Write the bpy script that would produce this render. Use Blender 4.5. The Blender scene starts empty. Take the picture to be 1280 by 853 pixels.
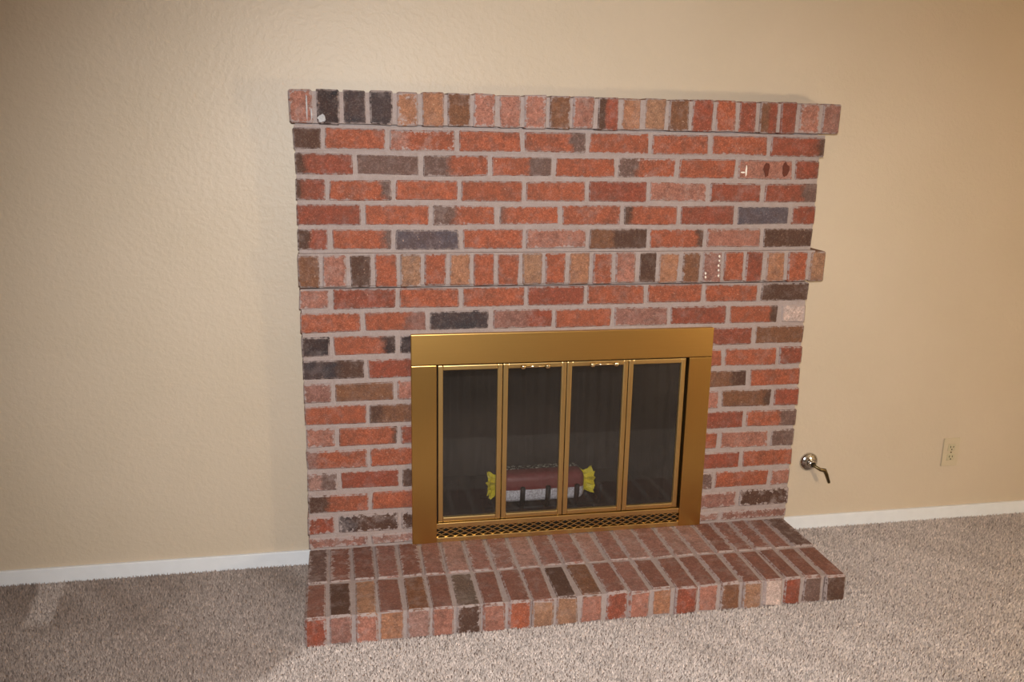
import bpy, bmesh, math, random
import numpy as np
from mathutils import Matrix, Vector

random.seed(7)
RNG = np.random.default_rng(11)
scene = bpy.context.scene
COL = scene.collection

# ------------------------------------------------------------------ camera
CAM = Vector((0.1294, -2.7280, 1.4348))
PITCH, YAW, ROLL = 0.23236, 0.19525, 0.01919
fwd = Vector((math.sin(YAW) * math.cos(PITCH), math.cos(YAW) * math.cos(PITCH), -math.sin(PITCH)))
rgt = Vector((math.cos(YAW), -math.sin(YAW), 0))
upv = rgt.cross(fwd)
r2 = rgt * math.cos(ROLL) + upv * math.sin(ROLL)
u2 = upv * math.cos(ROLL) - rgt * math.sin(ROLL)
cam_data = bpy.data.cameras.new('camera')
cam_data.sensor_width = 36
cam_data.lens = 1094.9 / 1280 * 36
cam_data.clip_start = 0.05
cam = bpy.data.objects.new('camera', cam_data)
COL.objects.link(cam)
M4 = Matrix.Identity(4)
for i in range(3):
    M4[i][0], M4[i][1], M4[i][2], M4[i][3] = r2[i], u2[i], -fwd[i], CAM[i]
cam.matrix_world = M4
scene.camera = cam

# ------------------------------------------------------------------ world, exposure
world = bpy.data.worlds.new('world')
scene.world = world
world.use_nodes = True
world.node_tree.nodes['Background'].inputs[0].default_value = (1, .9, .78, 1)
world.node_tree.nodes['Background'].inputs[1].default_value = 0.05
vs = scene.view_settings
vs.view_transform = 'Standard'
vs.look = 'None'
vs.exposure = 0.0
vs.gamma = 1
vs.use_curve_mapping = False

# the camera's own flash, just above the lens: an even beam that falls off towards its rim
FLASH_W = 265
fl = bpy.data.lights.new('camera_flash', 'SPOT')
fl.energy = FLASH_W
fl.shadow_soft_size = 0.025
fl.spot_size = math.radians(88)
fl.spot_blend = .85
fl.color = (1.0, 0.995, 0.99)
flo = bpy.data.objects.new('camera_flash', fl)
COL.objects.link(flo)
Mf = M4.copy()
for i in range(3):
    Mf[i][3] = CAM[i] + u2[i] * 0.11 + fwd[i] * 0.02
flo.matrix_world = Mf @ Matrix.Rotation(math.radians(-7), 4, 'X')      # the flash head points a little low
LAMP_W = 96            # warm floor lamp to the right of the photographer (built below)

# ------------------------------------------------------------------ dimensions (metres)
WALL_Y = 0.0907        # plaster wall; the brick face is at y = 0
FLOOR_Z = -0.010       # carpet backing, pile tips reach z = 0
CEIL_Z = 2.45
XL, XR, YF = -2.3, 4.2, -5.6
WB = 1.7045            # width of the brickwork
HTOP = 0.0851          # top of hearth
D1, D2 = 0.227, 0.426  # hearth: joint between rows, front
ZJ = [1.4491, 1.3735, 1.298, 1.2224, 1.1469, 1.0713, 0.9621, 0.8865, 0.811, 0.7354, 0.6599,
      0.5843, 0.5088, 0.4332, 0.3577, 0.2821, 0.2066, 0.131, 0.0851]
OX0, OX1, OZ1 = 0.41, 1.29, 0.72      # opening

# ------------------------------------------------------------------ helpers
def s2l(c):
    c = c / 255.0
    return c / 12.92 if c <= 0.04045 else ((c + 0.055) / 1.055) ** 2.4

def lin(rgb, k=1.0):
    return tuple(min(0.95, s2l(c) * k) for c in rgb)

def mesh_obj(name, verts, faces, mat, parent=None, loc=None, smooth=False):
    me = bpy.data.meshes.new(name)
    me.from_pydata([tuple(v) for v in verts], [], faces)
    me.update()
    if mat:
        me.materials.append(mat)
    if smooth:
        for p in me.polygons:
            p.use_smooth = True
    o = bpy.data.objects.new(name, me)
    COL.objects.link(o)
    if parent:
        o.parent = parent
    if loc:
        o.location = loc
    return o

class MB:
    """collects simple shapes into one mesh"""
    def __init__(self):
        self.bm = bmesh.new()
    def box(self, x0, x1, y0, y1, z0, z1, bev=0.0, seg=1):
        t = bmesh.new()
        r = bmesh.ops.create_cube(t, size=1)
        for v in t.verts:
            v.co = Vector((x0 + (v.co.x + .5) * (x1 - x0), y0 + (v.co.y + .5) * (y1 - y0), z0 + (v.co.z + .5) * (z1 - z0)))
        if bev > 0:
            bmesh.ops.bevel(t, geom=list(t.edges), offset=bev, segments=seg, affect='EDGES', profile=.6)
        self._merge(t)
        return self
    def _merge(self, t):
        me = bpy.data.meshes.new('tmp')
        t.to_mesh(me); t.free()
        self.bm.from_mesh(me)
        bpy.data.meshes.remove(me)
    def tube(self, pts, rad, seg=10, cap=True):
        pts = [Vector(p) for p in pts]
        rads = rad if isinstance(rad, (list, tuple)) else [rad] * len(pts)
        rings = []
        for i, p in enumerate(pts):
            a = pts[max(0, i - 1)]; b = pts[min(len(pts) - 1, i + 1)]
            d = (b - a).normalized()
            ref = Vector((0, 0, 1)) if abs(d.z) < .95 else Vector((0, 1, 0))
            n = d.cross(ref).normalized(); m = d.cross(n)
            rings.append([self.bm.verts.new(p + (n * math.cos(2 * math.pi * k / seg) + m * math.sin(2 * math.pi * k / seg)) * rads[i]) for k in range(seg)])
        for a, b in zip(rings, rings[1:]):
            for k in range(seg):
                self.bm.faces.new((a[k], a[(k + 1) % seg], b[(k + 1) % seg], b[k]))
        if cap:
            self.bm.faces.new(rings[0][::-1]); self.bm.faces.new(rings[-1])
        return self
    def lathe(self, prof, origin, axis='Y', seg=28):
        """prof: list of (radius, distance along axis)"""
        o = Vector(origin); rings = []
        for r, h in prof:
            ring = []
            for k in range(seg):
                a = 2 * math.pi * k / seg
                if axis == 'Y':
                    v = Vector((r * math.cos(a), h, r * math.sin(a)))
                else:
                    v = Vector((r * math.cos(a), r * math.sin(a), h))
                ring.append(self.bm.verts.new(o + v))
            rings.append(ring)
        for a, b in zip(rings, rings[1:]):
            for k in range(seg):
                self.bm.faces.new((a[k], a[(k + 1) % seg], b[(k + 1) % seg], b[k]))
        self.bm.faces.new(rings[0][::-1]); self.bm.faces.new(rings[-1])
        return self
    def build(self, name, mat, parent=None, smooth=False):
        bmesh.ops.recalc_face_normals(self.bm, faces=list(self.bm.faces))
        me = bpy.data.meshes.new(name)
        self.bm.to_mesh(me); self.bm.free()
        me.materials.append(mat)
        if smooth:
            for p in me.polygons:
                p.use_smooth = True
        o = bpy.data.objects.new(name, me)
        COL.objects.link(o)
        if parent:
            o.parent = parent
        return o

def empty(name, loc=(0, 0, 0)):
    o = bpy.data.objects.new(name, None)
    o.location = loc
    o.empty_display_size = .05
    COL.objects.link(o)
    return o

def tag(o, label, cat=None, group=None, kind=None):
    o['label'] = label
    if cat: o['category'] = cat
    if group: o['group'] = group
    if kind: o['kind'] = kind
    return o

# keeps the world placement of parts whose thing stands away from the origin
def under(parent, *objs):
    for o in objs:
        o.parent = parent
        o.matrix_parent_inverse = Matrix.Translation(parent.location).inverted()

# ------------------------------------------------------------------ materials
def new_mat(name):
    m = bpy.data.materials.new(name)
    m.use_nodes = True
    nt = m.node_tree
    b = nt.nodes['Principled BSDF']
    return m, nt, b

def nd(nt, typ, **kw):
    n = nt.nodes.new(typ)
    for k, v in kw.items():
        if k.startswith('i_'):
            key = k[2:]
            n.inputs[int(key) if key.isdigit() else key].default_value = v
        else:
            setattr(n, k, v)
    return n

def noise(nt, vec, scale, detail=3, rough=.55):
    n = nd(nt, 'ShaderNodeTexNoise')
    n.inputs['Scale'].default_value = scale
    n.inputs['Detail'].default_value = detail
    n.inputs['Roughness'].default_value = rough
    nt.links.new(vec, n.inputs['Vector'])
    return n.outputs['Fac']

def ramp(nt, fac, a, b, c0=(0, 0, 0, 1), c1=(1, 1, 1, 1)):
    r = nd(nt, 'ShaderNodeValToRGB')
    r.color_ramp.elements[0].position = a
    r.color_ramp.elements[1].position = b
    r.color_ramp.elements[0].color = c0
    r.color_ramp.elements[1].color = c1
    nt.links.new(fac, r.inputs[0])
    return r.outputs[0]

def mixc(nt, fac, a, b, blend='MIX'):
    n = nd(nt, 'ShaderNodeMix', data_type='RGBA', blend_type=blend)
    n.clamp_factor = True
    for sock, v in ((n.inputs[0], fac), (n.inputs[6], a), (n.inputs[7], b)):
        if isinstance(v, (int, float)):
            sock.default_value = v
        elif isinstance(v, tuple):
            sock.default_value = (v + (1,))[:4]
        else:
            nt.links.new(v, sock)
    return n.outputs[2]

def math_(nt, op, a, b=None, c=None, clamp=False):
    n = nd(nt, 'ShaderNodeMath', operation=op)
    n.use_clamp = clamp
    for i, v in enumerate((a, b, c)):
        if v is None: continue
        if isinstance(v, (int, float)): n.inputs[i].default_value = v
        else: nt.links.new(v, n.inputs[i])
    return n.outputs[0]

def bump(nt, h, strength, dist, bsdf):
    b = nd(nt, 'ShaderNodeBump')
    b.inputs['Strength'].default_value = strength
    b.inputs['Distance'].default_value = dist
    nt.links.new(h, b.inputs['Height'])
    nt.links.new(b.outputs[0], bsdf.inputs['Normal'])

def pos(nt):
    return nd(nt, 'ShaderNodeNewGeometry').outputs['Position']

MORTAR = lin((170, 155, 151), 1.0)
BK = 0.75      # photo colour -> albedo of the bricks

def brick_material():
    m, nt, b = new_mat('fired_clay_brick')
    p = pos(nt)
    oi = nd(nt, 'ShaderNodeObjectInfo')
    off = nd(nt, 'ShaderNodeVectorMath', operation='SCALE')
    cmb = nd(nt, 'ShaderNodeCombineXYZ')
    for i in range(3): nt.links.new(oi.outputs['Random'], cmb.inputs[i])
    nt.links.new(cmb.outputs[0], off.inputs[0]); off.inputs['Scale'].default_value = 37.0
    add = nd(nt, 'ShaderNodeVectorMath', operation='ADD')
    nt.links.new(p, add.inputs[0]); nt.links.new(off.outputs[0], add.inputs[1])
    v = add.outputs[0]
    base = oi.outputs['Color']
    sec = nd(nt, 'ShaderNodeAttribute', attribute_type='OBJECT', attribute_name='second_tone').outputs['Color']
    split = nd(nt, 'ShaderNodeAttribute', attribute_type='OBJECT', attribute_name='tone_split').outputs['Fac']
    size = nd(nt, 'ShaderNodeAttribute', attribute_type='OBJECT', attribute_name='brick_size').outputs['Vector']
    smear = nd(nt, 'ShaderNodeAttribute', attribute_type='OBJECT', attribute_name='mortar_smear').outputs['Fac']
    gen = nd(nt, 'ShaderNodeTexCoord').outputs['Generated']
    sg = nd(nt, 'ShaderNodeSeparateXYZ'); nt.links.new(gen, sg.inputs[0])
    ss = nd(nt, 'ShaderNodeSeparateXYZ'); nt.links.new(size, ss.inputs[0])
    n_mid = noise(nt, v, 38, 4)
    n_big = noise(nt, v, 14, 3)
    n_fine = noise(nt, v, 260, 3, .7)
    # two-tone firing: second tone right of the split (wobbly edge)
    edge = math_(nt, 'ADD', sg.outputs[0], math_(nt, 'MULTIPLY', math_(nt, 'SUBTRACT', n_mid, .5), .35))
    f = math_(nt, 'MULTIPLY', math_(nt, 'SUBTRACT', edge, split), 9.0)
    f = math_(nt, 'ADD', f, .5, clamp=True)
    sn = nd(nt, 'ShaderNodeSeparateXYZ')
    nt.links.new(nd(nt, 'ShaderNodeNewGeometry').outputs['True Normal'], sn.inputs[0])
    # split above 4: the second tone is the upper face of a hearth brick
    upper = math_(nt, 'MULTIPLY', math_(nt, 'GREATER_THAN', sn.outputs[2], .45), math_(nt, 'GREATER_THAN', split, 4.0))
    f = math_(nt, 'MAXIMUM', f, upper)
    c = mixc(nt, f, base, sec)
    # body mottling
    n_p = noise(nt, v, 95, 4, .7)
    c = mixc(nt, ramp(nt, n_big, .35, .70), c, mixc(nt, .35, c, (.13, .062, .042)))
    c = mixc(nt, math_(nt, 'MULTIPLY', ramp(nt, n_mid, .50, .68), .6), c, mixc(nt, .6, c, (.085, .05, .04)))
    c = mixc(nt, math_(nt, 'MULTIPLY', ramp(nt, n_p, .53, .66), .6), c, mixc(nt, .55, c, c, 'ADD'))
    c = mixc(nt, math_(nt, 'MULTIPLY', ramp(nt, n_p, .34, .47, (1, 1, 1, 1), (0, 0, 0, 1)), .6), c, mixc(nt, .6, c, (.07, .035, .025)))
    c = mixc(nt, math_(nt, 'MULTIPLY', ramp(nt, n_fine, .54, .68), .7), c, mixc(nt, .08, mixc(nt, .6, c, c, 'ADD'), (.8, .72, .66)))
    c = mixc(nt, math_(nt, 'MULTIPLY', ramp(nt, n_fine, .34, .47, (1, 1, 1, 1), (0, 0, 0, 1)), .6), c, mixc(nt, .6, c, (.06, .022, .016)))
    # pale grit
    n_g = noise(nt, v, 150, 2, .5)
    c = mixc(nt, math_(nt, 'MULTIPLY', ramp(nt, n_g, .70, .78), .7), c, lin((205, 165, 140)))
    # mortar wiped over the arrises
    def ed(i):
        a = math_(nt, 'MINIMUM', sg.outputs[i], math_(nt, 'SUBTRACT', 1.0, sg.outputs[i]))
        return math_(nt, 'MULTIPLY', a, ss.outputs[i])
    # on each face only the two in-plane distances count
    def facing(i):
        return math_(nt, 'MULTIPLY', math_(nt, 'GREATER_THAN', math_(nt, 'ABSOLUTE', sn.outputs[i]), .9), .2)
    dd = [math_(nt, 'ADD', ed(i), facing(i)) for i in range(3)]
    dmin = math_(nt, 'MINIMUM', dd[0], math_(nt, 'MINIMUM', dd[1], dd[2]))
    n_s = noise(nt, v, 75, 4, .65)
    reach = math_(nt, 'MULTIPLY', math_(nt, 'SUBTRACT', n_s, .40), math_(nt, 'MULTIPLY', smear, .055))
    sm = math_(nt, 'MULTIPLY', math_(nt, 'SUBTRACT', reach, dmin), 260.0)
    sm = math_(nt, 'ADD', sm, .4, clamp=True)
    film = math_(nt, 'MULTIPLY', ramp(nt, noise(nt, v, 24, 4, .7), .50, .80), math_(nt, 'MULTIPLY', smear, .55))
    sm = math_(nt, 'MAXIMUM', math_(nt, 'MULTIPLY', sm, .8), film)
    # greyed, lime-stained rim
    rim = math_(nt, 'ADD', math_(nt, 'SUBTRACT', .55, math_(nt, 'MULTIPLY', dmin, 55.0)), math_(nt, 'MULTIPLY', math_(nt, 'SUBTRACT', n_s, .5), 2.6), clamp=True)
    c = mixc(nt, math_(nt, 'MULTIPLY', rim, .8), c, mixc(nt, .75, c, lin((128, 108, 100))))
    c = mixc(nt, sm, c, MORTAR)
    nt.links.new(c, b.inputs['Base Color'])
    b.inputs['Roughness'].default_value = .82
    b.inputs['Specular IOR Level'].default_value = .3
    h = math_(nt, 'ADD', math_(nt, 'MULTIPLY', n_fine, .6), math_(nt, 'MULTIPLY', n_mid, 1.0))
    bump(nt, h, .55, .004, b)
    return m

def mortar_material():
    m, nt, b = new_mat('grey_pink_mortar')
    p = pos(nt)
    c = mixc(nt, ramp(nt, noise(nt, p, 45, 4, .65), .3, .75), MORTAR, lin((156, 139, 132)))
    c = mixc(nt, math_(nt, 'MULTIPLY', ramp(nt, noise(nt, p, 300, 2), .55, .75), .5), c, lin((198, 188, 180)))
    nt.links.new(c, b.inputs['Base Color'])
    b.inputs['Roughness'].default_value = .9
    b.inputs['Specular IOR Level'].default_value = .2
    bump(nt, noise(nt, p, 160, 4, .7), .7, .004, b)
    return m

def wall_material():
    m, nt, b = new_mat('tan_orange_peel_paint')
    p = pos(nt)
    c = mixc(nt, ramp(nt, noise(nt, p, 3.0, 3), .3, .7), lin((200, 184, 163), 1.0), lin((196, 180, 158), 1.0))
    nt.links.new(c, b.inputs['Base Color'])
    b.inputs['Roughness'].default_value = .45
    b.inputs['Specular IOR Level'].default_value = .33
    h = math_(nt, 'ADD', ramp(nt, noise(nt, p, 70, 3, .5), .42, .62), math_(nt, 'MULTIPLY', noise(nt, p, 210, 2), .5))
    bump(nt, h, .17, .0025, b)
    return m

def plain_material(name, rgb, rough=.6, metal=0.0, spec=.5, var=.0, scale=60, bmp=0.0):
    m, nt, b = new_mat(name)
    p = pos(nt)
    base = lin(rgb)
    if var > 0:
        dark = tuple(x * (1 - var) for x in base)
        c = mixc(nt, ramp(nt, noise(nt, p, scale, 4), .3, .7), base, dark)
        nt.links.new(c, b.inputs['Base Color'])
    else:
        b.inputs['Base Color'].default_value = base + (1,)
    b.inputs['Roughness'].default_value = rough
    b.inputs['Metallic'].default_value = metal
    b.inputs['Specular IOR Level'].default_value = spec
    if bmp:
        bump(nt, noise(nt, p, scale * 3, 3), bmp, .002, b)
    return m

def brass_material(name, rgb, rough, ax):
    m, nt, b = new_mat(name)
    p = pos(nt)
    mp = nd(nt, 'ShaderNodeMapping')
    mp.inputs['Scale'].default_value = (9, 9, 420) if ax == 'x' else (420, 9, 9)
    nt.links.new(p, mp.inputs['Vector'])
    n = noise(nt, mp.outputs[0], 1.0, 3)
    base = lin(rgb)
    c = mixc(nt, n, base, tuple(x * .92 for x in base))
    nt.links.new(c, b.inputs['Base Color'])
    b.inputs['Metallic'].default_value = 1
    r = math_(nt, 'MULTIPLY_ADD', n, .05, rough - .025)
    nt.links.new(r, b.inputs['Roughness'])
    bump(nt, n, .015, .001, b)
    return m

def glass_material():
    m, nt, b = new_mat('smoked_door_glass')
    out = nt.nodes['Material Output']
    nt.nodes.remove(b)
    t = nd(nt, 'ShaderNodeBsdfTransparent'); t.inputs[0].default_value = (.97, .965, .96, 1)
    g = nd(nt, 'ShaderNodeBsdfGlossy'); g.inputs['Roughness'].default_value = .04
    d = nd(nt, 'ShaderNodeBsdfDiffuse')          # uneven pale diffuse film over the pane
    d.inputs[0].default_value = lin((150, 138, 126)) + (1,)
    p = pos(nt)
    mx0 = nd(nt, 'ShaderNodeMixShader')
    pane_film = math_(nt, 'MULTIPLY_ADD', ramp(nt, noise(nt, p, 7, 5, .7), .3, .8), .022, .016)
    pane_film = math_(nt, 'ADD', pane_film, math_(nt, 'MULTIPLY', ramp(nt, noise(nt, p, 230, 2, .6), .55, .72), .06))
    nt.links.new(pane_film, mx0.inputs[0])
    nt.links.new(t.outputs[0], mx0.inputs[1]); nt.links.new(d.outputs[0], mx0.inputs[2])
    fr = nd(nt, 'ShaderNodeFresnel'); fr.inputs[0].default_value = 1.5
    mx = nd(nt, 'ShaderNodeMixShader')
    nt.links.new(fr.outputs[0], mx.inputs[0])
    nt.links.new(mx0.outputs[0], mx.inputs[1]); nt.links.new(g.outputs[0], mx.inputs[2])
    nt.links.new(mx.outputs[0], out.inputs[0])
    return m

def screen_material():
    m, nt, b = new_mat('fine_dark_wire_mesh')
    out = nt.nodes['Material Output']
    p = pos(nt)
    s = nd(nt, 'ShaderNodeSeparateXYZ'); nt.links.new(p, s.inputs[0])
    def wires(sock):
        f = math_(nt, 'FRACT', math_(nt, 'MULTIPLY', sock, 1 / .0042))
        return math_(nt, 'LESS_THAN', f, .09)
    w = math_(nt, 'MAXIMUM', wires(s.outputs[0]), wires(s.outputs[2]))
    t = nd(nt, 'ShaderNodeBsdfTransparent')
    mx = nd(nt, 'ShaderNodeMixShader')
    nt.links.new(w, mx.inputs[0])
    b.inputs['Base Color'].default_value = (.05, .045, .042, 1)
    b.inputs['Metallic'].default_value = .6
    b.inputs['Roughness'].default_value = .5
    nt.links.new(t.outputs[0], mx.inputs[1]); nt.links.new(b.outputs[0], mx.inputs[2])
    nt.links.new(mx.outputs[0], out.inputs[0])
    return m

def pile_material():
    m, nt, b = new_mat('pinkish_beige_carpet_pile')
    a = nd(nt, 'ShaderNodeVertexColor'); a.layer_name = 'yarn'
    nt.links.new(a.outputs[0], b.inputs['Base Color'])
    b.inputs['Roughness'].default_value = .95
    b.inputs['Specular IOR Level'].default_value = .1
    b.inputs['Sheen Weight'].default_value = .15
    return m

def carpet_base_material():
    m, nt, b = new_mat('beige_carpet')
    p = pos(nt)
    c = mixc(nt, ramp(nt, noise(nt, p, 160, 3, .7), .3, .7), lin((112, 94, 84)), lin((178, 158, 146)))
    c = mixc(nt, math_(nt, 'MULTIPLY', noise(nt, p, 3, 3), .5), c, lin((128, 108, 96)))
    nt.links.new(c, b.inputs['Base Color'])
    b.inputs['Roughness'].default_value = .95
    b.inputs['Specular IOR Level'].default_value = .1
    bump(nt, noise(nt, p, 260, 3, .7), 1.0, .008, b)
    return m

def wrapper_material():
    """printed paper wrapper: dark red over a white band with illegible dark print"""
    m, nt, b = new_mat('printed_log_wrapper')
    tc = nd(nt, 'ShaderNodeTexCoord').outputs['Object']
    s = nd(nt, 'ShaderNodeSeparateXYZ'); nt.links.new(tc, s.inputs[0])
    red = mixc(nt, noise(nt, tc, 45, 3), lin((140, 62, 62)), lin((108, 44, 44)))
    white = mixc(nt, ramp(nt, noise(nt, tc, 150, 3, .7), .42, .62), lin((240, 238, 244)), lin((186, 178, 184)))
    f = math_(nt, 'MULTIPLY_ADD', s.outputs[2], 300, -.2 + 1.6, clamp=True)
    c = mixc(nt, f, white, red)
    # print along the back of the top face
    back = math_(nt, 'MULTIPLY_ADD', s.outputs[1], 220, 1.0, clamp=True)
    pr = mixc(nt, ramp(nt, noise(nt, tc, 120, 1), .55, .59), lin((52, 44, 42)), lin((215, 215, 200)))
    c = mixc(nt, back, c, pr)
    nt.links.new(c, b.inputs['Base Color'])
    b.inputs['Roughness'].default_value = .5
    return m

MAT = dict(
    brick=brick_material(), mortar=mortar_material(), wall=wall_material(),
    white=plain_material('white_trim_paint', (226, 228, 231), .45, var=.05, scale=25),
    ceiling=plain_material('white_ceiling_paint', (228, 220, 206), .8, var=.04, scale=40),
    brass_h=brass_material('brushed_brass_across', (202, 160, 92), .36, 'x'),
    brass_v=brass_material('brushed_brass_upright', (210, 168, 98), .30, 'z'),
    brass_p=brass_material('polished_brass', (222, 188, 126), .34, 'z'),
    bright=plain_material('polished_brass_pull', (240, 222, 180), .12, 1.0),
    glass=glass_material(), screen=screen_material(),
    soot=plain_material('sooty_firebrick', (40, 35, 32), .95, var=.4, scale=14, bmp=.4),
    iron=plain_material('black_cast_iron', (34, 33, 33), .6, .3, var=.3, scale=90, bmp=.3),
    chrome=plain_material('chrome', (205, 203, 200), .16, 1.0),
    keymetal=plain_material('tarnished_brass_key', (128, 112, 80), .38, 1.0, var=.3),
    hollow_dark=plain_material('painted_hollow_dark', (16, 14, 12), .9),  # near-black colour stands in for the shade inside openings
    plate=plain_material('beige_plastic', (196, 181, 154), .38),
    plate2=plain_material('greenish_beige_plastic', (188, 177, 148), .38),
    wrapper=wrapper_material(),
    yellow=plain_material('yellow_wrapper_end', (246, 226, 44), .5, var=.35, scale=55),
    pile=pile_material(), carpet=carpet_base_material(),
)
def lamp_material():
    # lampshade cloth: lets the bulb's light through, softened
    m, nt, b = new_mat('cream_shade_cloth')
    out = nt.nodes['Material Output']
    t = nd(nt, 'ShaderNodeBsdfTransparent'); t.inputs[0].default_value = (.95, .9, .8, 1)
    d = nd(nt, 'ShaderNodeBsdfTranslucent'); d.inputs[0].default_value = (.9, .82, .68, 1)
    mx = nd(nt, 'ShaderNodeMixShader'); mx.inputs[0].default_value = .35
    nt.links.new(t.outputs[0], mx.inputs[1]); nt.links.new(d.outputs[0], mx.inputs[2])
    nt.links.new(mx.outputs[0], out.inputs[0])
    nt.nodes.remove(b)
    return m
def bulb_material():
    m, nt, b = new_mat('lit_bulb')
    b.inputs['Emission Color'].default_value = (1, .8, .55, 1)
    b.inputs['Emission Strength'].default_value = 8
    return m
MAT['bulb'] = bulb_material()
MAT['opal'] = lamp_material()

# ------------------------------------------------------------------ the room
def struct(o, label=None):
    o['kind'] = 'structure'
    if label: o['label'] = label
    return o

T = .12
w = MB()
w.box(XL - T, OX0, WALL_Y, WALL_Y + T, FLOOR_Z, CEIL_Z)
w.box(OX1, XR + T, WALL_Y, WALL_Y + T, FLOOR_Z, CEIL_Z)
w.box(OX0, OX1, WALL_Y, WALL_Y + T, OZ1, CEIL_Z)
struct(w.build('wall_back', MAT['wall']), 'tan textured plaster wall behind the brick fireplace')
struct(MB().box(XL - T, XL, YF, WALL_Y, FLOOR_Z, CEIL_Z).build('wall_left', MAT['wall']), 'tan textured side wall left of the fireplace')
struct(MB().box(XR, XR + T, YF, WALL_Y, FLOOR_Z, CEIL_Z).build('wall_right', MAT['wall']), 'tan textured side wall right of the fireplace')
struct(MB().box(XL - T, XR + T, YF - T, YF, FLOOR_Z, CEIL_Z).build('wall_front', MAT['wall']), 'tan textured wall facing the fireplace')
struct(MB().box(XL - T, XR + T, YF - T, WALL_Y + T, CEIL_Z, CEIL_Z + .1).build('ceiling', MAT['ceiling']), 'plain white ceiling of the room')
floor = struct(MB().box(XL - T, XR + T, YF - T, WALL_Y + T, FLOOR_Z - .05, FLOOR_Z).build('floor', MAT['carpet']), 'beige carpeted floor of the room')

def baseboard(name, x0, x1, label):
    b = MB()
    b.box(x0, x1, WALL_Y - .012, WALL_Y, FLOOR_Z, .044, .002)
    return struct(b.build(name, MAT['white']), label)
baseboard('baseboard_left', XL, .003, 'low white baseboard left of the fireplace')
baseboard('baseboard_right', WB - .003, XR, 'low white baseboard right of the fireplace')

# ------------------------------------------------------------------ bricks
PAL = {'R': (178, 97, 68), 'r': (158, 82, 61), 'P': (182, 122, 104), 'T': (172, 128, 100), 'O': (134, 90, 64),
       'D': (88, 62, 50), 'B': (62, 58, 62), 'G': (120, 94, 86), 'W': (225, 200, 190), 'Y': (186, 130, 98),
       'L': (92, 87, 96), 'H': (160, 112, 100), 'K': (44, 42, 46), 'h': (144, 96, 82), 'V': (116, 100, 88), 'F': (176, 134, 122)}

def parse(code):
    """'R' one tone;  'G.35R' second tone from 35 % of the length on"""
    if len(code) == 1:
        return PAL[code], PAL[code], 2.0
    a, b = code[0], code[-1]
    return PAL[a], PAL[b], float(code[1:-1])

def brick_mesh(sx, sy, sz, ch=.0042, jit=.0016):
    vs, idx = [], {}
    for i, X in enumerate((-1, 1)):
        for j, Y in enumerate((-1, 1)):
            for k, Z in enumerate((-1, 1)):
                d = [random.uniform(-jit, jit) for _ in range(3)]
                c = ch * random.uniform(.6, 1.5)
                x, y, z = X * sx / 2 + d[0], Y * sy / 2 + d[1] * .5, Z * sz / 2 + d[2]
                for f in range(3):
                    q = [x - X * c, y - Y * c, z - Z * c]
                    q[f] = (x, y, z)[f]
                    idx[(i, j, k, f)] = len(vs); vs.append(q)
    fs = []
    cyc = [(0, 0), (1, 0), (1, 1), (0, 1)]
    def key(f, s, a, b):
        t = [0, 0, 0]; t[f] = s; o = [n for n in range(3) if n != f]; t[o[0]] = a; t[o[1]] = b
        return tuple(t)
    for f in range(3):
        for s in (0, 1):
            fs.append([idx[key(f, s, a, b) + (f,)] for a, b in cyc])
    for e in range(3):                       # edges parallel to axis e
        o = [n for n in range(3) if n != e]
        for a in (0, 1):
            for b in (0, 1):
                t0 = [0, 0, 0]; t0[o[0]] = a; t0[o[1]] = b
                t1 = list(t0); t1[e] = 1
                fs.append([idx[tuple(t0) + (o[0],)], idx[tuple(t1) + (o[0],)], idx[tuple(t1) + (o[1],)], idx[tuple(t0) + (o[1],)]])
    for i in (0, 1):
        for j in (0, 1):
            for k in (0, 1):
                fs.append([idx[(i, j, k, f)] for f in range(3)])
    return vs, fs

def add_brick(parent, x0, x1, y0, y1, z0, z1, code, smear=None, ch=.0042):
    sx, sy, sz = x1 - x0, y1 - y0, z1 - z0
    vs, fs = brick_mesh(sx, sy, sz, ch)
    me = bpy.data.meshes.new('brick')
    bm = bmesh.new()
    bv = [bm.verts.new(v) for v in vs]
    for f in fs: bm.faces.new([bv[i] for i in f])
    bmesh.ops.recalc_face_normals(bm, faces=list(bm.faces))
    bm.to_mesh(me); bm.free()
    me.materials.append(MAT['brick'])
    o = bpy.data.objects.new('brick', me)
    COL.objects.link(o)
    o.parent = parent
    o.location = ((x0 + x1) / 2, (y0 + y1) / 2, (z0 + z1) / 2)
    o.rotation_euler = (random.uniform(-.004, .004), random.uniform(-.006, .006), random.uniform(-.004, .004))
    a, b, s = parse(code)
    j = random.uniform(.94, 1.06)
    o.color = lin(a, BK * j) + (1,)
    o['second_tone'] = [float(c) for c in lin(b, BK * j)]
    o['tone_split'] = float(s)
    o['brick_size'] = [float(sx), float(sy), float(sz)]
    if smear is None:
        smear = {'P': .9, 'W': 1.3, 'G': .7, 'F': 1.0, 'H': .8}.get(code[0], .5) * random.uniform(.6, 1.3)
    o['mortar_smear'] = float(smear)
    return o

JH, JV = .0062, .0055      # half bed joint, half head joint
fireplace = empty('brick_fireplace', (0, 0, 0))
tag(fireplace, 'red and charcoal brick fireplace with brick mantel, band course and raised hearth', 'fireplace')

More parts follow.
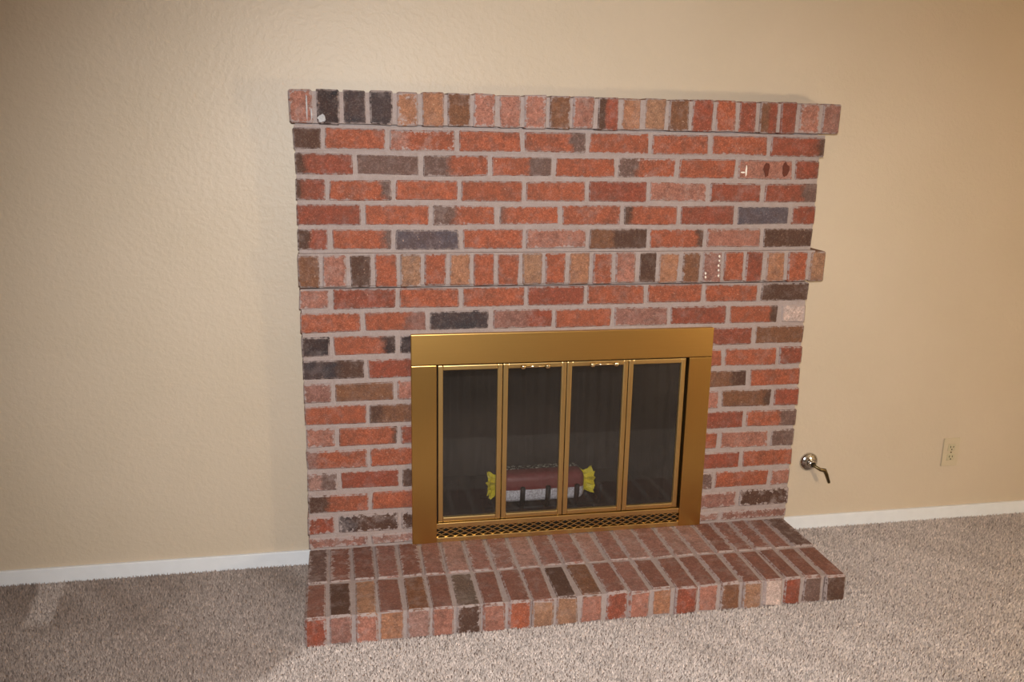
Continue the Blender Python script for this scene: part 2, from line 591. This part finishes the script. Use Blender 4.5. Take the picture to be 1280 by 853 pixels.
# chimney breast: mortar body, recessed behind the brick faces
RC = .0035
mb = MB()
GAP0, GAP1 = ZJ[6] - .005, ZJ[6] + .004        # raked-out joint under the band course
mb.box(.004, OX0, RC, WALL_Y, FLOOR_Z, GAP0)
mb.box(OX1, WB - .004, RC, WALL_Y, FLOOR_Z, GAP0)
mb.box(OX0, OX1, RC, WALL_Y, OZ1, GAP0)
mb.box(.004, WB - .004, .022, WALL_Y, GAP0, GAP1)
mb.box(.004, WB - .004, RC, WALL_Y, GAP1, ZJ[0])
mb.box(.002, WB + .004, -.010 + RC, RC, ZJ[1] + .004, ZJ[0])
breast = mb.build('chimney_breast', MAT['mortar'], fireplace)
breast['label'] = 'brick wall of the chimney breast in running bond'

ROWS = {
 1: ([-.001, .084, .275, .485, .689, .896, 1.104, 1.306, 1.512, 1.712], 'D R P.3R R R.75G R R R r.85D'),
 2: ([.001, .177, .377, .588, .793, .998, 1.204, 1.408, 1.612, 1.704], 'D.18r G G.4R R.62G R G.35R R P r'),
 3: ([-.001, .093, .292, .494, .698, .904, 1.108, 1.315, 1.508, 1.704], 'D.2r R.85G R R R r P r r.7G'),
 4: ([.001, .197, .406, .615, .820, 1.024, 1.217, 1.418, 1.614, 1.705], 'r R G.35R G.1R R D.14R r L r'),
 5: ([.001, .096, .290, .500, .703, .913, 1.117, 1.315, 1.519, 1.703], 'D.4r R.86G L R P O.4D R.9D P D'),
 6: ([-.002, .096, .300, .501, .712, .913, 1.119, 1.323, 1.526, 1.708], 'P r R R r R R R D'),
 7: ([-.001, .190, .394, .598, .808, 1.009, 1.207, 1.417, 1.608, 1.706], 'R R.7H B H.6r R H r R.85D W'),
}
SPECIAL = {}
for i, (xs, codes) in ROWS.items():
    j = i - 1 if i <= 5 else i
    zt, zb = ZJ[j], ZJ[j + 1]
    y0 = -.010 if i == 1 else 0.0
    for n, code in enumerate(codes.split()):
        a, b_ = xs[n] + (JV if n else 0), xs[n + 1] - (JV if n < len(xs) - 2 else 0)
        dz = random.uniform(-.001, .001)
        o = add_brick(breast, a, b_, y0 + random.uniform(-.0012, .0012), WALL_Y, zb + JH + dz, zt - JH + dz, code)
        SPECIAL[(i, n)] = o

LEFT = {8: ([.001, .093, .298], 'K R.8K K'), 9: ([0, .197], 'B.6D r'), 10: ([.002, .093, .290], 'H O P'),
        11: ([.002, .201], 'R D.2O'), 12: ([.004, .101, .300], 'P R.9D r'), 13: ([.002, .200], 'H.2R R'),
        14: ([.002, .102, .303], 'F.5G r D'), 15: ([.002, .203], 'D.33R R'), 16: ([-.001, .093, .300], 'r B.3D D'),
        17: ([0, .198], 'H F')}
RIGHT = {8: ([1.517, 1.706], 'r O'), 9: ([1.413, 1.616, 1.707], 'R R r'), 10: ([1.512, 1.708], 'O.7D R'),
         11: ([1.412, 1.609, 1.709], 'P O.85D r'), 12: ([1.510, 1.709], 'r R.65G'), 13: ([1.420, 1.612, 1.706], 'R P G'),
         14: ([1.511, 1.708], 'r R'), 15: ([1.411, 1.626, 1.706], 'G R P'), 16: ([1.509, 1.706], 'H D'), 17: ([1.446, 1.704], 'F H')}
FX0, FX1 = .339, 1.364     # outer edges of the brass surround
for i in range(8, 18):
    zt, zb = ZJ[i], ZJ[i + 1]
    for xs, codes in ((LEFT[i][0] + [OX0 - .004], LEFT[i][1]), ([OX1 + .004] + RIGHT[i][0], RIGHT[i][1])):
        for n, code in enumerate(codes.split()):
            a, b_ = xs[n] + (JV if n else 0), xs[n + 1] - (JV if n < len(xs) - 2 else 0)
            dz = random.uniform(-.001, .001)
            lo = zb + (JH if i < 17 else .004)
            add_brick(breast, a, b_, random.uniform(-.0012, .0012), WALL_Y, lo + dz, zt - JH + dz, code,
                      smear=None if i < 16 else 1.25)

# mantel course: bricks on edge, corbelled out
AX = [-.009, .064, .142, .217, .296, .372, .448, .526, .604, .683, .762, .836, .913, .992, 1.068, 1.147, 1.225, 1.306,
      1.384, 1.456, 1.527, 1.594, 1.675, 1.744]
AC = 'P K B B Y Y O P P P O P D.4r Y T O r R r O.5r r P H'.split()
mb = MB().box(-.004, 1.738, -.030 + RC, WALL_Y, 1.4550, 1.545)
mb.box(.004, WB - .004, .025, WALL_Y, ZJ[0] - .001, 1.4551)
mantel = mb.build('mantel_course', MAT['mortar'], fireplace)
mantel['label'] = 'top course of upright brick ends forming the mantel'
for n, code in enumerate(AC):
    a, b_ = AX[n] + (JV if n else 0), AX[n + 1] - (JV if n < 22 else 0)
    k = random.uniform(-.002, .002)
    sme = {0: 1.0, 4: 1.5, 7: 1.0, 21: 1.2}.get(n)
    add_brick(mantel, a, b_, -.031 + k, WALL_Y, 1.4540 + random.uniform(-.0035, .001), 1.5505 + random.uniform(-.002, .001), code, smear=sme)

# band course
BX = [-.003, .068, .149, .225, .303, .378, .457, .533, .610, .690, .766, .844, .924, .999, 1.080, 1.150, 1.230, 1.303,
      1.378, 1.456, 1.529, 1.609, 1.690, 1.750]
BC = 'O P D R T R Y R R T R Y R P D Y O H R r Y R T'.split()
mb = MB().box(.001, 1.712, -.014 + RC, WALL_Y - .001, ZJ[6] + .006, ZJ[5] - .003)
band = mb.build('band_course', MAT['mortar'], fireplace)
band['label'] = 'projecting middle course of upright brick ends'
for n, code in enumerate(BC):
    a, b_ = BX[n] + (JV if n else 0), BX[n + 1] - (JV if n < 22 else 0)
    add_brick(band, a, b_, -.015 + random.uniform(-.002, .002), WALL_Y, ZJ[6] + .004 + random.uniform(-.004, .001),
              ZJ[5] - .006 + random.uniform(-.002, .001), code)

# hearth: two rows of bricks on edge
HX = [.001, .066, .138, .210, .286, .360, .431, .509, .584, .660, .735, .809, .887, .962, 1.035, 1.110, 1.189, 1.261,
      1.335, 1.406, 1.476, 1.542, 1.614, 1.690]
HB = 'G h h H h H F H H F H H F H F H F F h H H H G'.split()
HF = 'r5h H5D P5T Y5h F5O P5h D5V P5h R5h T5h T5D P5O r5h P5H Y5h r5h P5h O5h T5h W5h r5h G5h D5h'.split()   # front face, then top face
mb = MB().box(.006, 1.686, -D2 + .006, RC, FLOOR_Z, HTOP - .004)
hearth = mb.build('hearth', MAT['mortar'], fireplace)
hearth['label'] = 'raised hearth of two rows of bricks set on edge'
for n in range(23):
    a, b_ = HX[n] + (.0034 if n else 0), HX[n + 1] - (.0034 if n < 22 else 0)
    add_brick(hearth, a, b_, -D1 + .004, -.002, FLOOR_Z, HTOP + random.uniform(-.0015, .0015), HB[n], smear=random.uniform(.8, 1.3))
    s = random.uniform(-.003, .003)
    add_brick(hearth, a + s, b_ + s, -D2 + random.uniform(-.005, .004), -D1 - .004, FLOOR_Z,
              HTOP + random.uniform(-.002, .001), HF[n], smear=random.uniform(.5, 1.0), ch=.006)

# firebox lining behind the doors
mb = MB()
mb.box(OX0 - .02, OX0 + .008, WALL_Y - .05, .62, .02, OZ1 + .02)
mb.box(OX1 - .008, OX1 + .02, WALL_Y - .05, .62, .02, OZ1 + .02)
mb.box(OX0 - .02, OX1 + .02, WALL_Y - .05, .62, OZ1 - .008, OZ1 + .02)
mb.box(OX0 - .02, OX1 + .02, .60, .63, .02, OZ1 + .02)
mb.box(OX0 - .02, OX1 + .02, RC, .62, .02, .07)
fb = mb.build('firebox', MAT['soot'], fireplace)
fb['label'] = 'soot blackened firebox behind the glass doors'

# marks on the brick near the top right: two dark scorch spots and a white paint fleck
def blob(name, x, z, rx, rz, mat, y, parent, seed):
    rr = random.Random(seed)
    n = 14
    ring = []
    for k in range(n):
        a = 2 * math.pi * k / n
        q = rr.uniform(.75, 1.15)
        ring.append((x + rx * q * math.cos(a), z + rz * q * math.sin(a)))
    vs = [(px, y, pz) for px, pz in ring] + [(px, y + .003, pz) for px, pz in ring]
    fs = [list(range(n))[::-1]] + [[k, (k + 1) % n, (k + 1) % n + n, k + n] for k in range(n)]
    o = mesh_obj(name, vs, fs, mat, parent)
    return o
scorch = plain_material('dark_brown_scorch', (104, 48, 30), .8, var=.4, scale=200)
fleck = plain_material('white_paint_fleck', (240, 232, 220), .6)
zc = (ZJ[1] + ZJ[2]) / 2
blob('scorch_mark', 1.513, zc, .011, .024, scorch, -.0022, breast, 1)
blob('scorch_mark', 1.581, zc, .012, .025, scorch, -.0022, breast, 2)
blob('paint_fleck', 1.441, zc - .004, .003, .018, fleck, -.0024, breast, 3)
blob('paint_fleck', 1.431, zc - .010, .008, .003, fleck, -.0024, breast, 4)

# drips of white paint on one band-course brick, mortar splash on the mantel's second brick
for k, (fx, fz) in enumerate(((1.362, .035), (1.363, .020), (1.361, .004), (1.362, -.012), (1.363, -.030), (1.317, -.022), (1.318, -.034))):
    blob('paint_fleck', fx, (ZJ[5] + ZJ[6]) / 2 + fz, .0028, .0042, fleck, -.0188, band, 20 + k)
splash = plain_material('pale_mortar_splash', (186, 184, 186), .7, var=.35, scale=150)
blob('mortar_splash', .084, 1.469, .013, .012, splash, -.0352, mantel, 31)
blob('mortar_splash', .042, 1.500, .0022, .036, splash, -.0352, mantel, 33)
blob('mortar_splash', .055, 1.478, .0022, .016, splash, -.0352, mantel, 34)

# ------------------------------------------------------------------ brass and glass door set
doors = empty('fireplace_door_set', (.852, 0, HTOP))
tag(doors, 'brushed brass fireplace surround with four glass bifold panels and lower vent grille', 'fireplace doors')
IX0, IX1, IZ = .421, 1.283, .706
fy = -.014
parts = []
parts.append(MB().box(FX0, FX1, fy, .02, IZ + .0006, .808, .0025, 2).build('frame_header', MAT['brass_h']))
parts.append(MB().box(FX0, IX0, fy, .02, HTOP, IZ - .0006, .0025, 2).build('frame_leg', MAT['brass_v']))
parts.append(MB().box(IX1, FX1, fy, .02, HTOP, IZ - .0006, .0025, 2).build('frame_leg', MAT['brass_v']))
PX = [.425, .640, .856, 1.070, 1.275]
dy0, dy1 = -.006, .008
ST, RL = .0165, .0165
DZ0, DZ1 = .156, .702
for n in range(4):
    x0, x1 = PX[n] + .0012, PX[n + 1] - .0012
    pane = MB().box(x0 + ST - .004, x1 - ST + .004, .000, .004, DZ0 + RL - .004, DZ1 - RL + .004).build('glass_panel', MAT['glass'])
    under(doors, pane)
    sub = []
    sub.append(MB().box(x0, x0 + ST, dy0, dy1, DZ0, DZ1, .003, 2).build('stile', MAT['brass_p']))
    sub.append(MB().box(x1 - ST, x1, dy0, dy1, DZ0, DZ1, .003, 2).build('stile', MAT['brass_p']))
    sub.append(MB().box(x0 + ST, x1 - ST, dy0, dy1, DZ1 - RL, DZ1, .003, 2).build('rail', MAT['brass_p']))
    sub.append(MB().box(x0 + ST, x1 - ST, dy0, dy1, DZ0, DZ0 + RL, .003, 2).build('rail', MAT['brass_p']))
    if n in (1, 2):
        hx0, hx1 = (.690, .800) if n == 1 else (.925, 1.035)
        h = MB()
        zc_ = DZ1 - RL * .5
        h.tube([(hx0 + .012, -.020, zc_), (hx1 - .012, -.020, zc_)], .0042, 10)
        for hx in (hx0 + .014, hx1 - .014):
            h.lathe([(.004, -.006), (.004, -.016), (.009, -.018), (.010, -.023), (.006, -.028)], (hx, 0, zc_), 'Y', 14)
        sub.append(h.build('pull_handle', MAT['bright'], smooth=True))
    for s in sub:
        s.parent = pane          # pane carries the translation of its thing through its own inverse
    # pane mesh is in world coordinates, so its children keep world coordinates too
# sill and vent grille
parts.append(MB().box(IX0, IX1, -.010, .02, .136, .1535, .002, 2).build('grille_rail', MAT['brass_p']))
parts.append(MB().box(IX0, IX1, -.012, .02, HTOP, .1025, .002, 2).build('grille_rail', MAT['brass_p']))
gr = MB().box(IX0, IX1, .012, .016, .1025, .136).build('grille_shade_sheet', MAT['hollow_dark'])  # dark sheet painted as the shaded recess behind the strands
parts.append(gr)
NC = 27
for row in range(4):                       # staggered strands of expanded brass strip
    g = MB()
    zc_ = .1025 + (row + .5) * (.136 - .1025) / 4
    pts = []
    cw = (IX1 - IX0) / NC
    for k in range(NC * 2 + 1):
        x = IX0 + k * cw / 2
        up = ((k + row) % 2) * 2 - 1
        pts.append((x, zc_ + up * .0034))
    for (xa, za), (xb, zb_) in zip(pts, pts[1:]):
        va = [(xa, -.006, za - .0016), (xa, -.006, za + .0016), (xa, .004, za + .0016), (xa, .004, za - .0016)]
        vb = [(xb, -.006, zb_ - .0016), (xb, -.006, zb_ + .0016), (xb, .004, zb_ + .0016), (xb, .004, zb_ - .0016)]
        A = [g.bm.verts.new(v) for v in va]; B = [g.bm.verts.new(v) for v in vb]
        for q in range(4):
            g.bm.faces.new((A[q], A[(q + 1) % 4], B[(q + 1) % 4], B[q]))
    parts.append(g.build('grille_strand', MAT['brass_p']))
# wire mesh curtain hanging behind the glass
for x0, x1 in ((OX0 + .012, .85), (.858, OX1 - .012)):
    g = bmesh.new()
    n = 60
    top, bot = [], []
    for k in range(n + 1):
        x = x0 + (x1 - x0) * k / n
        y = .045 + .006 * math.sin(k * 1.05) + .003 * math.sin(k * .37)
        top.append(g.verts.new((x, y, .705))); bot.append(g.verts.new((x, y, .078)))
    for k in range(n):
        g.faces.new((top[k], top[k + 1], bot[k + 1], bot[k]))
    t = MB(); t.bm.free(); t.bm = g
    parts.append(t.build('mesh_curtain', MAT['screen'], smooth=True))
under(doors, *parts)

# ------------------------------------------------------------------ fire grate and wrapped log
grate = empty('fire_grate', (.84, .23, .07))
tag(grate, 'black iron grate with upturned prongs standing in the firebox', 'fire grate')
gp = []
for x in (.655, .745, .838, .945, 1.035):
    gp.append(MB().tube([(x, .13, .205), (x, .135, .16), (x, .15, .125), (x, .20, .117), (x, .34, .117)], .0095, 8).build('grate_bar', MAT['iron'], smooth=True))
for y in (.19, .31):
    gp.append(MB().tube([(.62, y, .102), (1.07, y, .102)], .008, 8).build('cross_bar', MAT['iron'], smooth=True))
for x in (.66, 1.03):
    for y in (.19, .31):
        gp.append(MB().tube([(x, y, .100), (x, y, .07)], .009, 8).build('leg', MAT['iron'], smooth=True))
under(grate, *gp)

LOGC = Vector((.832, .225, .183))
log = empty('wrapped_fire_log', (LOGC.x, LOGC.y, .1265))
tag(log, 'paper wrapped fire log, dark red and white with yellow ends, behind the glass', 'fire log')
t = bmesh.new()
bmesh.ops.create_cube(t, size=1)
for v in t.verts: v.co = Vector((v.co.x * .31, v.co.y * .115, v.co.z * .112))
bmesh.ops.bevel(t, geom=[e for e in t.edges], offset=.028, segments=4, affect='EDGES', profile=.5)
me = bpy.data.meshes.new('wrapper'); t.to_mesh(me); t.free(); me.materials.append(MAT['wrapper'])
for p in me.polygons: p.use_smooth = True
lb = bpy.data.objects.new('wrapper', me); COL.objects.link(lb)
lb.parent = log; lb.location = (0, 0, LOGC.z - .1265)
lb['label'] = 'printed paper wrapper, red above and white below'
def crimp(sgn, seed):
    """gathered and flared paper end of the wrapper"""
    rr = random.Random(seed)
    n = 26
    rings = []
    for d, r in ((-.012, .050), (.004, .034), (.016, .030), (.028, .038), (.040, .045)):
        ring = []
        for k in range(n):
            a = 2 * math.pi * k / n
            q = r * (1 + (.30 if d > .01 else .08) * (1 if k % 2 else -1) * rr.uniform(.4, 1.0))
            ring.append((sgn * (.155 + d + rr.uniform(-.005, .005)), q * math.cos(a) * .95, q * math.sin(a) * 1.0))
        rings.append(ring)
    vs = [p for r_ in rings for p in r_]
    fs = []
    for i in range(len(rings) - 1):
        for k in range(n):
            fs.append([i * n + k, i * n + (k + 1) % n, (i + 1) * n + (k + 1) % n, (i + 1) * n + k])
    fs.append(list(range(n)))
    fs.append([2 * n + k for k in range(n)])
    o = mesh_obj('wrapper_end', vs, fs, MAT['yellow'], log, (0, 0, LOGC.z - .1265))
    o['label'] = 'yellow gathered paper end'
crimp(-1, 5); crimp(1, 9)

# ------------------------------------------------------------------ gas valve
VX, VZ = 1.828, .260
valve = empty('gas_valve', (VX, WALL_Y, VZ))
tag(valve, 'round chrome gas valve with key handle on the wall beside the bricks', 'gas valve')
vp = []
vp.append(MB().lathe([(.036, 0), (.036, -.003), (.031, -.010), (.020, -.015), (.016, -.016)], (VX, WALL_Y, VZ), 'Y', 32).build('escutcheon', MAT['chrome'], smooth=True))
vp.append(MB().lathe([(.015, -.014), (.015, -.030), (.012, -.034), (.008, -.034), (.008, -.030)], (VX, WALL_Y, VZ), 'Y', 24).build('collar', MAT['chrome'], smooth=True))
vp.append(MB().lathe([(.0078, -.020), (.0078, -.0315)], (VX, WALL_Y, VZ), 'Y', 16).build('socket', MAT['hollow_dark']))
yk = WALL_Y - .036
vp.append(MB().tube([(VX, WALL_Y - .024, VZ), (VX + .003, yk - .004, VZ - .003), (VX + .022, yk - .012, VZ - .014), (VX + .040, yk - .012, VZ - .018),
                     (VX + .050, yk - .010, VZ - .034), (VX + .066, yk - .008, VZ - .070)], [.005, .0055, .006, .0075, .007, .0055], 10).build('key_handle', MAT['keymetal'], smooth=True))
under(valve, *vp)

# ------------------------------------------------------------------ wall outlet
PXC, PZC = 2.424, .268
outlet = empty('wall_outlet', (PXC, WALL_Y, PZC))
tag(outlet, 'small beige electrical outlet plate low on the right wall', 'outlet')
op = [MB().box(PXC - .035, PXC + .035, WALL_Y - .006, WALL_Y, PZC - .057, PZC + .057, .0025, 2).build('cover_plate', MAT['plate'])]
for dz in (-.0195, .0195):
    r = MB().box(PXC - .0165, PXC + .0165, WALL_Y - .0085, WALL_Y - .004, PZC + dz - .014, PZC + dz + .014, .003, 2).build('receptacle', MAT['plate2'])
    under(outlet, r)
    for dx, hh in ((-.0063, .0045), (.0063, .0036)):
        s = MB().box(PXC + dx - .0013, PXC + dx + .0013, WALL_Y - .0088, WALL_Y - .0080, PZC + dz + .003 - hh, PZC + dz + .003 + hh).build('slot', MAT['hollow_dark'])
        s.parent = r
    g = MB().lathe([(.0026, -.0080), (.0026, -.0088)], (PXC, WALL_Y, PZC + dz - .0075), 'Y', 12).build('ground_hole', MAT['hollow_dark'])
    g.parent = r
op.append(MB().lathe([(.003, -.005), (.003, -.0072), (.002, -.0078)], (PXC, WALL_Y, PZC), 'Y', 14).build('screw', MAT['keymetal'], smooth=True))
under(outlet, *op)

# ------------------------------------------------------------------ floor lamp (beside the photographer, out of view)
LX, LY = 3.0, -2.2
lamp = empty('floor_lamp', (LX, LY, FLOOR_Z))
tag(lamp, 'lit floor lamp with a cream drum shade on a brass pole', 'lamp')
lp = [MB().lathe([(.13, 0), (.13, .012), (.10, .022), (.02, .030)], (LX, LY, FLOOR_Z), 'Z', 32).build('base', MAT['brass_p'], smooth=True),
      MB().lathe([(.009, .028), (.009, 1.02)], (LX, LY, FLOOR_Z), 'Z', 14).build('pole', MAT['brass_p'], smooth=True)]
sh = MB()
n = 36
for r0, r1 in ((.17, .22),):
    ra = [sh.bm.verts.new((LX + r0 * math.cos(2 * math.pi * k / n), LY + r0 * math.sin(2 * math.pi * k / n), 1.18)) for k in range(n)]
    rb = [sh.bm.verts.new((LX + r1 * math.cos(2 * math.pi * k / n), LY + r1 * math.sin(2 * math.pi * k / n), .86)) for k in range(n)]
    for k in range(n):
        sh.bm.faces.new((ra[k], ra[(k + 1) % n], rb[(k + 1) % n], rb[k]))
lp.append(sh.build('shade', MAT['opal'], smooth=True))
lp.append(MB().lathe([(.012, 1.00), (.032, 1.03), (.036, 1.06), (.020, 1.10), (.004, 1.11)], (LX, LY, FLOOR_Z), 'Z', 20).build('bulb', MAT['bulb'], smooth=True))
under(lamp, *lp)
ld = bpy.data.lights.new('floor_lamp_light', 'POINT')
ld.energy = LAMP_W
ld.color = (1, .84, .62)
ld.shadow_soft_size = .10
lo = bpy.data.objects.new('floor_lamp_light', ld)
COL.objects.link(lo)
lo.location = (LX, LY, .95)

# ------------------------------------------------------------------ carpet pile
def carpet():
    x0, x1, y0, y1 = -1.75, 3.5, -1.25, WALL_Y - .004
    step = .0052
    gx, gy = np.meshgrid(np.arange(x0, x1, step), np.arange(y0, y1, step))
    X = gx.ravel() + RNG.uniform(-.5, .5, gx.size) * step
    Y = gy.ravel() + RNG.uniform(-.5, .5, gx.size) * step
    keep = ~((X > .003) & (X < 1.688) & (Y > -D2 + .002)) & ~((X > -.001) & (X < WB + .001) & (Y > -.002)) & (Y < WALL_Y - .013)
    X, Y = X[keep], Y[keep]
    n = X.size
    def vnoise(x, y, s, seed):
        r = np.random.default_rng(seed); G = r.random((128, 128))
        u, v = x / s, y / s
        i, j = np.floor(u).astype(int), np.floor(v).astype(int)
        f, g = u - i, v - j
        f = f * f * (3 - 2 * f); g = g * g * (3 - 2 * g)
        a = G[i % 128, j % 128]; b = G[(i + 1) % 128, j % 128]; c = G[i % 128, (j + 1) % 128]; d = G[(i + 1) % 128, (j + 1) % 128]
        return (a * (1 - f) + b * f) * (1 - g) + (c * (1 - f) + d * f) * g
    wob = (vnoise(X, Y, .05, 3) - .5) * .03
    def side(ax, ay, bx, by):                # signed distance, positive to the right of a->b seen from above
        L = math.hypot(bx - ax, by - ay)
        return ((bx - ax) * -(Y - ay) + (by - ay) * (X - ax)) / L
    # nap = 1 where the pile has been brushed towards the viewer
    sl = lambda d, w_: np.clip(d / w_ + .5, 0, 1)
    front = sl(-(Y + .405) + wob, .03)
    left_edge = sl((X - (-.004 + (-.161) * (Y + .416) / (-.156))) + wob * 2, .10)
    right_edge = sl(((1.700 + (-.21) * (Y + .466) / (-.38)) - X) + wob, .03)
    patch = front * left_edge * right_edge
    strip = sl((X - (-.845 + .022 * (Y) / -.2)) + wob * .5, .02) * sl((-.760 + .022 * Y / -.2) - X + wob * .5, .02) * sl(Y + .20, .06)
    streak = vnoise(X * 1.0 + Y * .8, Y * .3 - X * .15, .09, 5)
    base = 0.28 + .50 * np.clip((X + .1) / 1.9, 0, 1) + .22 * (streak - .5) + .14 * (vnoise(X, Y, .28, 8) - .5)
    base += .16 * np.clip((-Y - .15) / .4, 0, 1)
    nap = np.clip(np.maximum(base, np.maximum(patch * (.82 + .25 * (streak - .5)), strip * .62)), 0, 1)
    h = RNG.uniform(.0075, .0125, n)
    ang = RNG.uniform(0, 2 * np.pi, n)
    lean = RNG.uniform(.0, .0045, n)
    lx = np.cos(ang) * lean
    ly = np.sin(ang) * lean + (.5 - nap) * .005
    rad = RNG.uniform(.0026, .0042, n)
    a0 = RNG.uniform(0, 2 * np.pi, n)
    V = np.zeros((n, 4, 3))
    for k in range(3):
        V[:, k, 0] = X + rad * np.cos(a0 + k * 2.0944)
        V[:, k, 1] = Y + rad * np.sin(a0 + k * 2.0944)
        V[:, k, 2] = FLOOR_Z - .0005
    V[:, 3, 0] = X + lx; V[:, 3, 1] = Y + ly; V[:, 3, 2] = FLOOR_Z + h
    # keep tips out of the brickwork and skirting
    me = bpy.data.meshes.new('carpet_pile')
    me.vertices.add(n * 4)
    me.vertices.foreach_set('co', V.astype(np.float32).ravel())
    b = np.arange(n)[:, None] * 4
    F = np.concatenate([b + [0, 1, 3], b + [1, 2, 3], b + [2, 0, 3]], 1).reshape(-1, 3)
    me.loops.add(F.size)
    me.loops.foreach_set('vertex_index', F.astype(np.int32).ravel())
    me.polygons.add(len(F))
    me.polygons.foreach_set('loop_start', np.arange(0, F.size, 3, dtype=np.int32))
    me.update(calc_edges=True)
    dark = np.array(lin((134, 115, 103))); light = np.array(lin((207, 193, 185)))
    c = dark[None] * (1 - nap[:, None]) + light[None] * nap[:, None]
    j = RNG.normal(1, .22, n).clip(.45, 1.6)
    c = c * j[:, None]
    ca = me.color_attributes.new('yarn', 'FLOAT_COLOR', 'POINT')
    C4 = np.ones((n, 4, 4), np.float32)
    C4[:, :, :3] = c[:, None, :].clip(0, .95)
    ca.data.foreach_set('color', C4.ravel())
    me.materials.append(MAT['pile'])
    o = bpy.data.objects.new('carpet_pile', me)
    COL.objects.link(o)
    o.parent = floor
    o['kind'] = 'stuff'
    o['label'] = 'pinkish beige cut carpet pile, brushed lighter in front of the hearth'
    return o
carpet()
